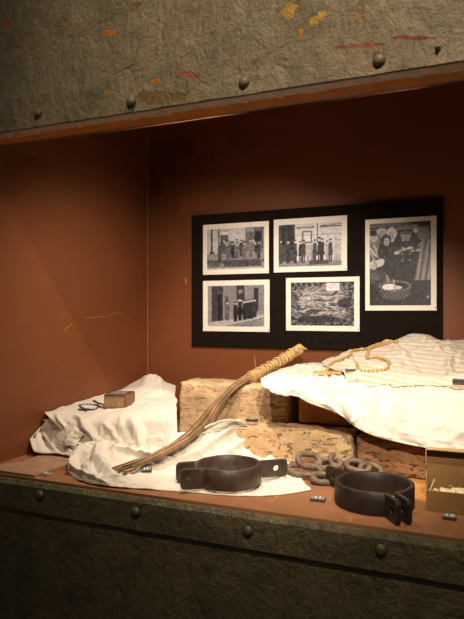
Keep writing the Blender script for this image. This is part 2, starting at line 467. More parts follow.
# ------------------------------------------------------------------ cloths
def cr(P, i, t):
    n = len(P)
    g = lambda k: P[k] if 0 <= k < n else (2 * P[0] - P[1] if k < 0 else 2 * P[-1] - P[-2])
    a, b, c, d = g(i - 1), g(i), g(i + 1), g(i + 2)
    return 0.5 * ((2 * b) + (c - a) * t + (2 * a - 5 * b + 4 * c - d) * t * t + (3 * b - a - 3 * c + d) * t ** 3)

def cloth(name, rows, mat, seed, amp=.006, nu=150, nv=120, folds=(), floor_z=.0012, thick=.0022, fr=9, ang=0.0, hem=.006, parent=None, ridge=1.0, ymax=1.736, rest=None, rest_v=2.0):
    """a sheet through a net of surveyed points, creased by ridged noise and by listed folds (u0,v0,u1,v1,width,height)"""
    R = np.array([[list(p) for p in r] for r in rows], float)
    nr, nc = R.shape[:2]
    V = np.zeros((nv + 1, nu + 1, 3))
    ca, sa = math.cos(ang), math.sin(ang)
    tmp = np.zeros((nr, nu + 1, 3))
    for j in range(nr):
        for i in range(nu + 1):
            x = i / nu * (nc - 1); k = min(int(x), nc - 2)
            tmp[j, i] = cr(R[j], k, x - k)
    for i in range(nu + 1):
        for j in range(nv + 1):
            y = j / nv * (nr - 1); k = min(int(y), nr - 2)
            V[j, i] = cr(tmp[:, i], k, y - k)
    du = np.gradient(V, axis=1); dv = np.gradient(V, axis=0)
    N = np.cross(dv, du); N /= np.linalg.norm(N, axis=2, keepdims=True) + 1e-9
    N[N[..., 2] < 0] *= -1
    bm = bmesh.new(); G = []
    for j in range(nv + 1):
        row = []
        for i in range(nu + 1):
            p = Vector(V[j, i]); n_ = Vector(N[j, i])
            u, v = i / nu, j / nv
            q = Vector((p.x * ca - p.y * sa, p.x * sa + p.y * ca, p.z))
            w = Vector((noise.noise(q * 6 + Vector((seed, 0, 0))), noise.noise(q * 6 + Vector((0, seed, 5))), 0)) * .07
            a = noise.noise(Vector(((q.x + w.x) * fr, (q.y + w.y) * fr * 2.4, q.z * fr + seed)))
            b = noise.noise(Vector(((q.x + w.x * 1.6) * fr * 3.0 + 7, (q.y - w.y) * fr * 2.0, q.z * fr * 2 + seed)))
            c = noise.noise(Vector(((q.x - w.y) * fr * 3.6 + 3, (q.y + w.x * 2) * fr * 4.6, q.z * fr * 3 + seed)))
            rg = lambda z_, k_: max(0.0, 1 - abs(z_) * k_) ** 2
            patch_ = .55 + .9 * max(0, noise.noise(q * 9 + Vector((seed, 7, 7))) + .25)
            d = amp * ridge * patch_ * (rg(a, 2.6) * .95 + rg(b, 2.8) * .6 + rg(c, 3.0) * .28 - .55) + amp * .9 * noise.noise(q * 8 + Vector((seed, 1, 2)))
            for (u0, v0, u1, v1, wd, hh) in folds:
                ex, ey = u1 - u0, v1 - v0; L2 = ex * ex + ey * ey
                tt = max(0, min(1, ((u - u0) * ex + (v - v0) * ey) / L2))
                wob = .02 * noise.noise(Vector((tt * 4, seed, u0 * 9)))
                dist = math.hypot(u - u0 - tt * ex + wob, v - v0 - tt * ey + wob)
                d += 1.5 * hh * max(0, 1 - dist / (wd * .8)) ** 1.3 * (math.sin(math.pi * min(1, max(0, tt * .9 + .08))) ** .5)
            e = min(u, 1 - u, v, 1 - v)
            d *= min(1.0, .25 + e / .07) * min(1.0, .30 + p.z / .022)
            if hem and e < .035: d += .0016 * (1 if e > .028 else 0)
            p += n_ * d
            # wandering outline
            p.x += .004 * noise.noise(Vector((u * 9, v * 9, seed + 3)))
            p.z = max(p.z, floor_z + .0015 * abs(noise.noise(q * 30)))
            p.x = max(p.x, XL + .004); p.y = min(p.y, ymax)
            if rest:
                zs = drop(p.x, p.y, rest, None)
                if zs is not None:
                    p.z = max(p.z, zs + .0045)
                    if v > rest_v: p.z += (zs + .0045 - p.z) * min(1, (v - rest_v) / (1 - rest_v) * 1.6)
            row.append(bm.verts.new(p))
        G.append(row)
    for j in range(nv):
        for i in range(nu):
            bm.faces.new((G[j][i], G[j + 1][i], G[j + 1][i + 1], G[j][i + 1]))
    o = from_bm(name, bm, mat, parent, True)
    m = o.modifiers.new('thick', 'SOLIDIFY'); m.thickness = thick; m.offset = 0
    return o

Yp = lambda y, *pts: [at_y(a, b, y) for a, b in pts]
Zp = lambda *pts: [at_z(*p) for p in pts]

def drop(x, y, objs, zdef):
    """height of the cloth surface under a point"""
    best = None
    for o, bvh in objs:
        r = bvh.ray_cast(Vector((x, y, 1.0)), Vector((0, 0, -1)))
        if r[0] is not None and (best is None or r[0].z > best): best = r[0].z
    return best if best is not None else zdef
from mathutils.bvhtree import BVHTree
def bvh_of(o):
    me = o.data
    return (o, BVHTree.FromPolygons([v.co.copy() for v in me.vertices], [list(p.vertices) for p in me.polygons]))
def hit(px, py, objs, off=0.0):
    """first cloth point met along a survey sight line"""
    d = Vector(ray(px, py)).normalized(); o = Vector((0, 0, H)); best = None
    for ob, bvh in objs:
        r = bvh.ray_cast(o, d)
        if r[0] is not None and (best is None or r[3] < best): best = r[3]
    return None if best is None else o + d * (best - off)

# A  white cloth over the block at the left (the block it lies on is a box of its own)
box_obj_ = box_obj('plinth_block', (-1.03, -.86, 1.26, 1.58, 0, .080), M['sand_brick'], None, .006)
tag(box_obj_, 'low block hidden under the white cloth in the left corner', 'block')
A = cloth('draped_cloth', [
    Yp(1.63, (126, 389), (140, 379), (150, 375), (163, 381), (176, 386)),
    Yp(1.50, (103, 394), (125, 392), (145, 389), (160, 393), (175, 395)),
    Yp(1.38, (77, 400.5), (100, 401.5), (125, 402), (150, 401), (177, 402)),
    Yp(1.25, (50, 411), (75, 413), (105, 413), (142, 411), (176, 411)),
    Yp(1.205, (46, 414), (73, 420), (105, 421), (140, 420), (174, 419)),
    Yp(1.19, (62, 431), (80, 437), (108, 436), (138, 434), (172, 432)),
    Yp(1.175, (82, 453), (92, 456), (112, 455), (136, 452), (168, 449))],
    M['linen'], 3, .0040, folds=[(.45, .08, .75, .02, .10, .014), (.62, .22, .95, .16, .07, .010), (.30, .60, .42, .95, .07, .010), (.70, .65, .80, 1.0, .08, .009), (.1, .62, .18, .98, .05, .006), (.5, .7, .62, .98, .05, .006)], ang=.5, fr=5)
tag(A, 'white cloth spread over the low block in the left corner, under the small book', 'cloth')

# A2 folded cloth tucked under it at the far left
A2 = cloth('folded_cloth', [
    Zp((44, 421, .075), (52, 418, .082), (62, 418, .085), (72, 424, .08), (84, 434, .06)),
    Zp((36, 424, .062), (44, 421, .072), (54, 424, .068), (66, 432, .062), (80, 440, .045)),
    Zp((29, 429, .050), (38, 428, .058), (46, 436, .034), (60, 441, .04), (76, 447, .03)),
    Zp((30, 437, .036), (38, 440, .034), (47, 445, .022), (60, 449, .02), (76, 452, .016)),
    Zp((34, 452, .012), (42, 453, .013), (52, 453, .013), (66, 455, .013), (80, 459, .013))],
    M['linen'], 21, .0022, 90, 70, folds=[(0.0, .0, .05, 1.0, .10, .014), (.42, .05, .60, .95, .10, .018), (.85, .05, .9, .95, .1, .010)], fr=6, thick=.004)
tag(A2, 'small folded white cloth tucked under the draped one by the left wall', 'cloth')

SA = [bvh_of(A)]
# B crumpled cloth in the foreground
B = cloth('crumpled_cloth', [
    Zp((79, 444, .040), (102, 440, .050), (130, 441, .055), (165, 437, .060), (200, 428, .085), (226, 419, .105), (240, 421, .098)),
    Zp((71, 454, .024), (95, 446, .046), (130, 450, .040), (168, 447, .050), (206, 438, .062), (238, 428, .078), (262, 436, .05)),
    Zp((68, 464, .012), (92, 458, .035), (130, 462, .022), (170, 460, .025), (215, 455, .03), (258, 446, .033), (284, 452, .02)),
    Zp((69, 472, .004), (96, 470, .020), (132, 472, .010), (175, 473, .008), (225, 470, .006), (262, 470, .004), (292, 468, .004)),
    Zp((78, 479, .003), (105, 480, .010), (138, 481, .006), (180, 483, .004), (232, 485, .002), (270, 482, .002), (302, 480, .003)),
    Zp((92, 484, .003), (115, 487, .003), (145, 489, .002), (190, 492, .002), (236, 495.5, .002), (275, 495, .002), (311, 490, .002))],
    M['linen'], 8, .0125, 260, 180, folds=[(.02, .3, .12, .95, .05, .018), (.16, .0, .22, .9, .05, .014), (.25, .15, .55, .42, .05, .013), (.35, .05, .62, .25, .05, .013),
        (.45, .5, .85, .12, .05, .012), (.60, .1, .80, .02, .05, .012), (.70, .4, .95, .25, .05, .012), (.05, .8, .35, .86, .04, .006), (.86, .72, .99, .95, .05, .008)], fr=8, ang=-.35, rest=SA)
tag(B, 'crumpled white cloth in the foreground, under the rod switch and left shackle', 'cloth')

# C plain cloth over the bricks at the right
C = cloth('draped_cloth', [
    Yp(1.70, (303, 363), (345, 363), (390, 363), (435, 362), (500, 361)),
    Yp(1.55, (282, 368.5), (320, 370), (370, 371), (420, 373), (500, 374)),
    Yp(1.42, (267, 376), (310, 380), (360, 384), (410, 388), (500, 392)),
    Yp(1.34, (261, 380), (300, 388), (345, 396), (395, 404), (500, 412)),
    Yp(1.305, (262, 385), (300, 393), (343, 404), (390, 416), (500, 430)),
    Yp(1.285, (270, 391), (302, 398.5), (340, 411), (382, 431), (500, 449)),
    Yp(1.280, (275, 391.5), (303, 400), (338, 414), (378, 437), (500, 462))],
    M['linen'], 14, .0115, 190, 130, folds=[(.05, .45, .45, .9, .05, .010), (.40, .55, .62, .98, .06, .012), (.45, .25, .7, .7, .05, .006), (.7, .35, .85, .95, .06, .008), (.1, .75, .5, .92, .04, .007), (.0, .3, .3, .35, .05, .006), (.62, .50, .71, .66, .012, .003), (.71, .66, .76, .80, .012, .003), (.76, .80, 1.0, .84, .012, .003), (.60, .30, .80, .34, .03, .005), (.68, .5, .82, .42, .035, .006), (.50, .35, .58, .6, .03, .006), (.30, .4, .42, .62, .035, .007), (.2, .2, .5, .28, .03, .004)], fr=8, ang=.6, ridge=1.0)
tag(C, 'plain white cloth hanging over the stacked bricks at the right', 'cloth')

SC_ = [bvh_of(C)]
# D ribbed cloth piled on it
D = cloth('ribbed_cloth', [
    Yp(1.715, (330, 359), (350, 352), (375, 347), (398, 339), (412, 334), (428, 335), (448, 341), (500, 334)),
    Yp(1.62, (322, 363), (350, 356), (375, 352), (398, 346), (412, 342), (428, 343), (450, 347), (500, 344)),
    Yp(1.52, (330, 368), (352, 364), (378, 361), (400, 358), (420, 357), (440, 358), (462, 361), (500, 360)),
    Yp(1.455, (342, 371.5), (360, 371), (382, 371), (402, 373), (424, 376), (444, 377), (464, 374), (500, 374)),
    Yp(1.435, (346, 373.5), (366, 375.5), (384, 376), (402, 378), (426, 381.5), (446, 382), (464, 379), (500, 379))],
    M['stripe_linen'], 31, .0085, 170, 110, folds=[(.35, .1, .5, .6, .06, .010), (.7, .2, .8, .8, .06, .012), (.1, .6, .5, .8, .05, .005), (.78, .55, .98, .35, .05, .012)], fr=7, ang=.2, rest=SC_, rest_v=.86)
tag(D, 'cream finely striped cloth heaped against the back wall above the plain one', 'cloth')

SCD = [bvh_of(C), bvh_of(D)]; SB = [bvh_of(B)]; SAB = SA + SB
# ------------------------------------------------------------------ black board and photographs
BT = .008
b0, b1 = at_y(191.5, 216, YB - BT), at_y(443, 197, YB - BT)
BX0, BX1 = b0.x, b1.x
BZ1 = (b0.z + b1.z) / 2
BZ0 = at_y(191.5, 346.5, YB - BT).z
board = box_obj('mounted_board', (BX0, BX1, YB - BT, YB - .0005, BZ0, BZ1), M['board'], None, .0015)
tag(board, 'black display board on the back wall holding five photographs', 'board')

def vcol_mat():
    t = NT('silver_print')
    a = t.n.new('ShaderNodeAttribute'); a.attribute_name = 'tone'
    return t.done(a.outputs['Color'], .38, spec=.4)
M['print'] = vcol_mat()

class Pic:
    def __init__(s, w, h, base):
        s.w, s.h = w, h; s.a = np.full((h, w), float(base)); s.yy, s.xx = np.mgrid[0:h, 0:w]
        s.X = (s.xx + .5) / w; s.Y = (s.yy + .5) / h; s.rng = np.random.RandomState(w * h + int(base * 99))
    def rect(s, x0, y0, x1, y1, v): s.a[(s.X >= x0) & (s.X < x1) & (s.Y >= y0) & (s.Y < y1)] = v
    def ell(s, cx, cy, rx, ry, v): s.a[((s.X - cx) / rx) ** 2 + ((s.Y - cy) / ry) ** 2 < 1] = v
    def line(s, x0, y0, x1, y1, wd, v):
        dx, dy = x1 - x0, y1 - y0; L = dx * dx + dy * dy
        t = np.clip(((s.X - x0) * dx + (s.Y - y0) * dy) / L, 0, 1)
        s.a[np.hypot(s.X - x0 - t * dx, (s.Y - y0 - t * dy)) < wd] = v
    def man(s, x, top, h, v, face=.75, wd=.035, hat=True, coat=.55):
        s.ell(x, top + h * .09, wd * .42, h * .085, face)
        if hat: s.ell(x, top + h * .035, wd * .55, h * .04, v * .6)
        m = (s.Y > top + h * .16) & (s.Y < top + h * coat + h * .16)
        k = (s.Y - top - h * .16) / (h * coat)
        s.a[m & (np.abs(s.X - x) < wd * (.72 + .35 * k))] = v
        s.rect(x - wd * .65, top + h * (.16 + coat), x - wd * .08, top + h, v * .8)
        s.rect(x + wd * .08, top + h * (.16 + coat), x + wd * .65, top + h, v * .8)
    def fin(s, n=.05):
        for k in (1, 2, 4):
            r = s.rng.rand(s.h // k + 2, s.w // k + 2) - .5
            s.a += n * np.kron(r, np.ones((k, k)))[:s.h, :s.w]
        b = s.a.copy(); b[1:-1, 1:-1] = (s.a[1:-1, 1:-1] * 4 + s.a[:-2, 1:-1] + s.a[2:, 1:-1] + s.a[1:-1, :-2] + s.a[1:-1, 2:]) / 8
        return np.clip(b, .015, .95)

def pic_street():
    p = Pic(100, 76, .62); p.rect(0, .62, 1, 1, .45); p.rect(0, .78, 1, .86, .22); p.rect(.0, 0, .2, .62, .70)
    p.rect(.07, .0, .10, .60, .15); p.rect(.05, .55, .13, .62, .15)
    p.rect(.2, .0, .22, .75, .2); p.rect(.24, .08, .38, .14, .85); p.rect(.24, .16, .38, .62, .25); p.rect(.38, .0, .68, .35, .72)
    p.rect(.68, .0, .99, .60, .33); p.rect(.70, .02, .82, .1, .55); p.rect(.84, .1, .96, .62, .12); p.rect(.40, .32, .68, .6, .3)
    for x, t, h, v in ((.23, .34, .45, .2), (.38, .30, .46, .30), (.46, .34, .4, .15), (.53, .27, .48, .32), (.61, .3, .4, .18), (.66, .36, .38, .35), (.77, .28, .46, .38), (.91, .34, .42, .15)):
        p.man(x, t, h, v, .7, .042)
    for x0, x1 in ((.3, .36), (.48, .52), (.58, .55), (.8, .86)): p.line(x0, .3, x1, .42, .012, .75)
    p.rect(.94, .3, .955, .98, .65); p.rect(.3, .82, .95, .95, .2); p.ell(.13, .88, .12, .07, .3); p.rect(0, .96, 1, 1, .6)
    return p.fin(.12)
def pic_group():
    p = Pic(104, 80, .80); p.rect(0, 0, .27, 1, .22); p.rect(.05, .05, .12, .5, .10); p.rect(.14, .03, .24, .6, .12); p.rect(.27, 0, .30, .5, .85)
    p.rect(.30, .07, 1, .10, .2); p.line(.3, .1, 1, .04, .010, .3); p.rect(.58, -.1, .66, .45, .88); p.rect(.62, .0, .635, .45, .25)
    p.rect(.38, .18, .54, .46, .2); p.rect(.40, .20, .52, .43, .85); p.rect(.3, .26, 1, .275, .45); p.rect(.0, .88, 1, 1, .45)
    for x, t, h, v in ((.04, .33, .6, .22), (.16, .36, .57, .14), (.27, .36, .56, .18), (.36, .40, .5, .12), (.41, .38, .54, .22), (.48, .42, .5, .62), (.54, .42, .48, .55), (.585, .38, .53, .18),
                       (.66, .33, .58, .12), (.70, .36, .54, .14), (.78, .42, .5, .6), (.83, .38, .54, .2), (.91, .36, .52, .66), (.96, .4, .5, .7)):
        p.man(x, t, h, v, .82, .036)
    p.rect(.5, .86, .8, .96, .2)
    return p.fin(.10)
def pic_wall():
    p = Pic(100, 76, .42); p.rect(0, 0, .08, .9, .5)
    p.rect(.07, .02, .28, .88, .16); p.rect(.18, .22, .25, .85, .06); p.rect(.28, .18, .30, .8, .5); p.rect(.31, .25, .38, .80, .24); p.rect(.52, 0, .66, .35, .12); p.rect(.55, .1, .63, .2, .4); p.rect(.82, .06, .90, .62, .10)
    p.a[p.Y > .92 - .22 * p.X] = .62
    for k in range(4): p.line(.35 + .12 * k, 1.0, 1.0, .80 + .05 * k, .012, .25)
    for x, t, h, v in ((.36, .38, .48, .3), (.50, .40, .48, .08), (.58, .3, .56, .07), (.66, .36, .48, .09), (.72, .34, .48, .12), (.78, .33, .48, .10), (.84, .32, .46, .14)):
        p.man(x, t, h, v, .8, .040)
    return p.fin(.09)
def pic_ditch():
    p = Pic(104, 76, .5)
    for j in range(p.h):
        for i in range(p.w):
            x, y = i / p.w, j / p.h
            a = noise.fractal(Vector((x * 5 + .8 * noise.noise(Vector((x * 4, y * 4, 1))), y * 13 + 2.0 * noise.noise(Vector((x * 3, y * 3, 8))), 4)), 1, 2, 4)
            c = (1 - abs(a) * 2.6); e = noise.fractal(Vector((x * 22, y * 22, 9)), 1, 2, 3)
            inside = max(0, 1 - ((x - .48) / .48) ** 4 - ((y - .46) / .42) ** 4)
            p.a[j, i] = .22 + inside * .55 * max(0, c) + .42 * e * (1 - .6 * inside)
    p.ell(.45, .86, .36, .085, .14); p.ell(.84, .48, .10, .10, .15); p.rect(.57, .03, .78, .20, .86); p.rect(.60, .07, .72, .08, .6); p.rect(.61, .12, .70, .13, .6)
    return p.fin(.10)
def pic_basket():
    p = Pic(120, 160, .12)
    p.rect(0, 0, 1, .09, .34); p.rect(.0, .05, 1, .07, .18); p.rect(.62, .0, .98, .05, .08)
    p.ell(.42, .17, .12, .10, .25)
    p.ell(.06, .40, .17, .28, .24); p.ell(.05, .26, .12, .14, .38); p.ell(.07, .165, .075, .055, .62); p.ell(.06, .115, .09, .035, .12); p.line(.0, .30, .18, .46, .012, .75); p.line(.06, .26, .2, .40, .008, .7)
    p.ell(.20, .10, .085, .045, .72); p.ell(.21, .14, .055, .05, .55); p.ell(.37, .14, .09, .09, .80); p.ell(.36, .16, .05, .05, .6)
    p.ell(.27, .44, .15, .24, .10); p.ell(.275, .215, .085, .075, .13); p.ell(.285, .225, .048, .050, .66); p.line(.2, .34, .36, .50, .02, .17); p.line(.33, .30, .38, .42, .02, .2); p.ell(.27, .215, .012, .006, .2); p.ell(.305, .215, .012, .006, .2); p.ell(.29, .25, .018, .006, .35)
    p.ell(.12, .49, .12, .045, .7); p.ell(.2, .46, .05, .03, .75); p.ell(.06, .53, .06, .03, .65)
    p.ell(.62, .42, .27, .34, .13); p.ell(.60, .15, .09, .085, .45); p.rect(.45, .05, .73, .085, .42); p.ell(.60, .05, .12, .045, .30); p.ell(.60, .10, .12, .018, .05); p.rect(.54, .125, .67, .135, .1)
    for y in (.22, .30, .38, .46): p.ell(.545, y, .012, .008, .7); p.ell(.665, y, .012, .008, .65)
    p.line(.44, .36, .56, .33, .018, .5); p.line(.56, .325, .70, .31, .014, .78); p.line(.69, .35, .84, .32, .014, .6); p.line(.84, .32, .98, .16, .035, .3); p.line(.80, .29, .95, .18, .010, .6)
    p.ell(.88, .15, .10, .08, .4); p.ell(.75, .08, .07, .05, .5); p.ell(.76, .11, .035, .03, .75)
    m = (p.X > .86 - .25 * (p.Y - .2)) & (p.Y > .22) & (p.Y < .70) & (p.X < 1.0)
    p.a[m] = (.42 + .14 * np.sin(p.X * 70 + p.Y * 14))[m]
    p.ell(.30, .68, .03, .05, .4); p.line(.26, .60, .33, .74, .010, .5); p.ell(.95, .90, .02, .02, .6)
    p.ell(.42, .83, .25, .12, .26); m = (((p.X - .42) / .25) ** 2 + ((p.Y - .83) / .12) ** 2 < 1); p.a[m] = (.24 + .09 * np.sin(p.X * 90) * np.sign(np.sin(p.Y * 120)))[m]
    p.ell(.42, .765, .27, .065, .38); p.ell(.42, .768, .235, .05, .12); p.ell(.33, .775, .12, .038, .85); p.ell(.47, .785, .07, .022, .75); p.line(.40, .69, .42, .82, .012, .6)
    p.ell(.60, .155, .062, .055, .58); p.rect(.535, .125, .665, .142, .12); p.ell(.585, .165, .010, .006, .15); p.ell(.625, .165, .010, .006, .15); p.line(.585, .19, .62, .19, .006, .2)
    p.ell(.60, .075, .135, .035, .40); p.rect(.49, .095, .71, .115, .04)
    p.line(.50, .23, .42, .36, .035, .16); p.line(.70, .23, .80, .36, .035, .17); p.ell(.455, .365, .045, .022, .72); p.ell(.80, .345, .04, .02, .66)
    p.line(.605, .22, .61, .55, .004, .04); p.line(.52, .22, .60, .26, .006, .22); p.line(.68, .22, .61, .26, .006, .22)
    for q in range(9): p.line(.12 + .07 * q, .50 + .02 * (q % 3), .13 + .07 * q, .66 + .03 * (q % 2), .006, .05 + .12 * (q % 2))
    p.ell(.12, .66, .16, .09, .17); p.ell(.10, .64, .10, .05, .24); p.line(.02, .34, .10, .50, .012, .55); p.line(.10, .32, .16, .44, .008, .6)
    p.rect(0, .93, 1, 1, .14)
    return p.fin(.085)

def photograph(corners, pic, label, margins):
    """corners: pixel corners TL, BR -> print lying on the board"""
    yb = YB - BT - .0022
    tl, br, tr, bl = [at_y(a, b, yb) for a, b in corners]
    x0, x1 = (tl.x + bl.x) / 2, (tr.x + br.x) / 2
    z1, z0 = (tl.z + tr.z) / 2, (bl.z + br.z) / 2
    cx, cz = (x0 + x1) / 2, (z0 + z1) / 2
    w, h = (x1 - x0) / 2, (z1 - z0) / 2
    e = empty('photograph', (cx, YB - BT - .0001, cz), 0, label, 'photograph', 'photographs mounted on the black board')
    box_obj('print_border', (-w, w, -.0021, 0, -h, h), M['paper'], e)
    ph, pw = pic.shape
    ml, mr, mt, mb = margins
    X0_, X1_, Z1_, Z0_ = -w + 2 * w * ml, w - 2 * w * mr, h - 2 * h * mt, -h + 2 * h * mb
    me = bpy.data.meshes.new('picture')
    vv = [(X0_ + (X1_ - X0_) * i / pw, -.0024, Z1_ + (Z0_ - Z1_) * j / ph) for j in range(ph + 1) for i in range(pw + 1)]
    ff = [(j * (pw + 1) + i, (j + 1) * (pw + 1) + i, (j + 1) * (pw + 1) + i + 1, j * (pw + 1) + i + 1) for j in range(ph) for i in range(pw)]
    me.from_pydata(vv, [], ff)
    at = me.color_attributes.new('tone', 'FLOAT_COLOR', 'CORNER')
    g = pic.flatten() ** 1.7
    colr = np.ones((len(g), 4)); colr[:, 0] = g * 1.0 + .012; colr[:, 1] = g * .96 + .011; colr[:, 2] = g * 1.0 + .016
    at.data.foreach_set('color', np.repeat(colr, 4, axis=0).flatten())
    link('picture', me, M['print'], e, False)
    box_obj('corner_number', (w * .955, w * .975, -.0024, -.0021, -h * .96, -h * .92), M['tag'], e)

STD = (.07, .07, .10, .075)
photograph(((203, 225), (268.5, 272.5), (269, 221), (203, 275.5)), pic_street(), 'upper left photograph, soldiers and people standing in a street', (.065, .065, .10, .10))
photograph(((273.5, 219.5), (347, 270.5), (347, 215.5), (274, 272.5)), pic_group(), 'top middle photograph, long row of people before a doorway and sign', (.07, .07, .11, .10))
photograph(((203, 281.5), (269.5, 331.5), (269.5, 279), (203, 331.5)), pic_wall(), 'lower left photograph, people lined up along a dark house wall', (.075, .075, .10, .10))
photograph(((286, 278), (359.5, 331.5), (359.5, 276.5), (286, 330.5)), pic_ditch(), 'lower right of the four small photographs, pale tangled shapes and a white notice', (.07, .07, .09, .10))
photograph(((364.5, 220), (437, 310.5), (436, 215.5), (366, 310.5)), pic_basket(), 'tall large photograph of people around a wicker basket', (.065, .075, .05, .055))

# ------------------------------------------------------------------ switch of bound rods
path = [at_z(118, 470, .020), at_z(146, 460, .028), at_z(175, 446, .045), at_z(193, 433, .068), at_y(207, 417, 1.345), at_y(219, 402, 1.385), at_y(234, 387, 1.42), at_y(250, 377, 1.475), at_y(262, 371.5, 1.51), at_y(280, 361, 1.575), at_y(301, 348, 1.64)]
path = catmull(path, 2)
pc = catmull(path, 7)
_eye = Vector((0, 0, H))
for _pass in range(3):                # keep the rods on top of the cloth they lie on
    for _k in range(0, 62):
        _d = pc[_k] - _eye; _L = _d.length; _d.normalize()
        for _s in (-.010, 0, .010):
            _r = SB[0][1].ray_cast(_eye, (_d + Vector((_s, 0, 0))).normalized())
            if _r[0] is not None and _r[3] - .014 < _L: _L = _r[3] - .014
        pc[_k] = _eye + _d * _L
    for _it in range(10):
        for _k in range(1, 80): pc[_k] = pc[_k] * .5 + (pc[_k - 1] + pc[_k + 1]) * .25
npc = len(pc)
hs = int(14 * 7.3)         # where the binding starts
whip = empty('rod_switch', path[0], 0, 'long switch of thin rods with a bound handle, leaning across cloth and brick', 'whip')
loc0 = path[0]
def frame(i):
    t = (pc[min(i + 1, npc - 1)] - pc[max(i - 1, 0)]).normalized()
    s = t.cross(Vector((0, 0, 1))).normalized()
    return t, s, s.cross(t)
bms = [bmesh.new() for _ in range(3)]
ns = 46
for k in range(ns):
    a = 2.399963 * k; rr = math.sqrt((k + .5) / ns)
    oa, ob = rr * math.cos(a), rr * math.sin(a)
    start = int(max(0, random.gauss(2, 7))) if k > 6 else 0
    pts = []
    for i in range(start, hs + 4, 2):
        t, s, n_ = frame(i)
        q = i / hs
        wdt = .0095 + .0048 * math.sin(math.pi * min(1, max(0, .15 + q * .85))) + .002 * (1 - q)
        hgt = .0045 + .0055 * q
        grp = (1 - q) ** 2 * .006 * (1 if oa > .25 else (-1 if oa < -.25 else 0))
        jit = .0018 * noise.noise(Vector((i * .05, k * 3.7, 0)))
        pts.append(pc[i] + s * (oa * wdt + grp + jit) + n_ * (ob * hgt + .0012 * noise.noise(Vector((i * .06, k * 2.1, 5)))) - loc0)
    if len(pts) > 4: tube(bms[k % 3], pts, (lambda w_: (lambda s_: w_ * (.85 + .35 * s_)))(random.uniform(.0012, .0020)), 5)
for b_, m_ in zip(bms, ('straw_dk', 'rod_pale', 'rod_dark')):
    tag(from_bm('rod_bundle', b_, M[m_], whip), kind='stuff')
bm = bmesh.new()
tube(bm, [pc[i] - loc0 for i in range(hs - 4, npc)], lambda s: .0105 + .0014 * math.sin(s * 9) + (.003 if s > .93 else 0), 14)
for k in range(14):
    a = 2 * math.pi * k / 14
    tube(bm, [pc[i] - loc0 + (frame(i)[1] * math.cos(a) + frame(i)[2] * math.sin(a)) * (.0105 + .001 * noise.noise(Vector((i * .3, k, 0)))) for i in range(hs - 6, npc - 1)], .0017, 5)
# rod ends at the butt
for k in range(10):
    t, s, n_ = frame(npc - 1); a = k * 2.4; r = .009 * math.sqrt(k / 10)
    p = pc[-1] - loc0 + (s * math.cos(a) + n_ * math.sin(a)) * r
    tube(bm, [p - t * .01, p + t * (.003 + .004 * random.random())], .0022, 6)
from_bm('handle', bm, M['straw'], whip)
bm = bmesh.new(); hp = []
turns = 17
for k in range(turns * 14):
    f_ = k / (turns * 14 - 1)
    x = hs - 4 + f_ * (npc - 1 - hs + 2); i = int(min(npc - 2, x)); t, s, n_ = frame(i)
    c = pc[i].lerp(pc[i + 1], min(1, x - i)); a = 2 * math.pi * turns * f_
    hp.append(c + (s * math.cos(a) + n_ * math.sin(a)) * (.0136 + .0016 * noise.noise(Vector((f_ * 30, 0, 0)))) - loc0)
tube(bm, hp, lambda s: .0016 + .0008 * noise.noise(Vector((s * 40, 2, 0))), 6)
hp = []
for k in range(6 * 14):
    f_ = k / (6 * 14 - 1); x = hs + 4 + f_ * (npc - 3 - hs - 6); i = int(x); t, s, n_ = frame(i)
    a = -2 * math.pi * 6 * f_
    hp.append(pc[i] + (s * math.cos(a) + n_ * math.sin(a)) * .0158 - loc0)
tube(bm, hp, .0014, 6)
t, s, n_ = frame(npc - 6)
tube(bm, catmull([pc[-6] - loc0 + n_ * .013, pc[-3] - loc0 + n_ * .011 + s * .02, pc[-1] - loc0 + s * .026 - n_ * .004], 5), .0014, 5)
from_bm('binding_cord', bm, M['cord'], whip)

# ------------------------------------------------------------------ shackles and chain
def holed_plate(name, L, hgt, th, hr, hx, mat, parent, loc, rz, hz=None, rnd=.35, taper=0):
    """upright plate from x=0 to L, with a round hole; front faces -y"""
    bm = bmesh.new(); N = 32; hz = hz if hz is not None else hgt / 2
    outer = []; inner = []
    cr_ = rnd * hgt
    for k in range(N):
        a = 2 * math.pi * (k + .5) / N; c, s = math.cos(a), math.sin(a)
        inner.append((hx + hr * c, hz + hr * s))
        # project on rounded rect
        best = None
        sx = (L - hx) if c > 0 else hx; sz = (hgt - hz) if s > 0 else hz
        t_ = min(sx / max(1e-6, abs(c)), sz / max(1e-6, abs(s)))
        x, z = hx + c * t_, hz + s * t_
        # round the far corners
        if x > L - cr_:
            for zc, up in ((cr_, z < cr_), (hgt - cr_, z > hgt - cr_)):
                if up:
                    d = Vector((x - (L - cr_), z - zc)); d.normalize(); x, z = L - cr_ + d.x * cr_, zc + d.y * cr_
        outer.append((x, z))
    outer.sort(key=lambda p: math.atan2(p[1] - hz, p[0] - hx)); inner.sort(key=lambda p: math.atan2(p[1] - hz, p[0] - hx))
    # make sure the root corners exist
    V = [[bm.verts.new((p[0], y, p[1])) for p in ring] for ring in (outer, inner) for y in (-th / 2, th / 2)]
    of, ob, inf, inb = V
    for k in range(N):
        j = (k + 1) % N
        bm.faces.new((of[k], of[j], inf[j], inf[k])); bm.faces.new((ob[k], inb[k], inb[j], ob[j]))
        bm.faces.new((of[k], ob[k], ob[j], of[j])); bm.faces.new((inf[k], inf[j], inb[j], inb[k]))
    o = from_bm(name, bm, mat, parent, False, loc, (0, 0, rz))
    m = o.modifiers.new('soft', 'BEVEL'); m.width = .001; m.segments = 2; m.limit_method = 'ANGLE'
    return o

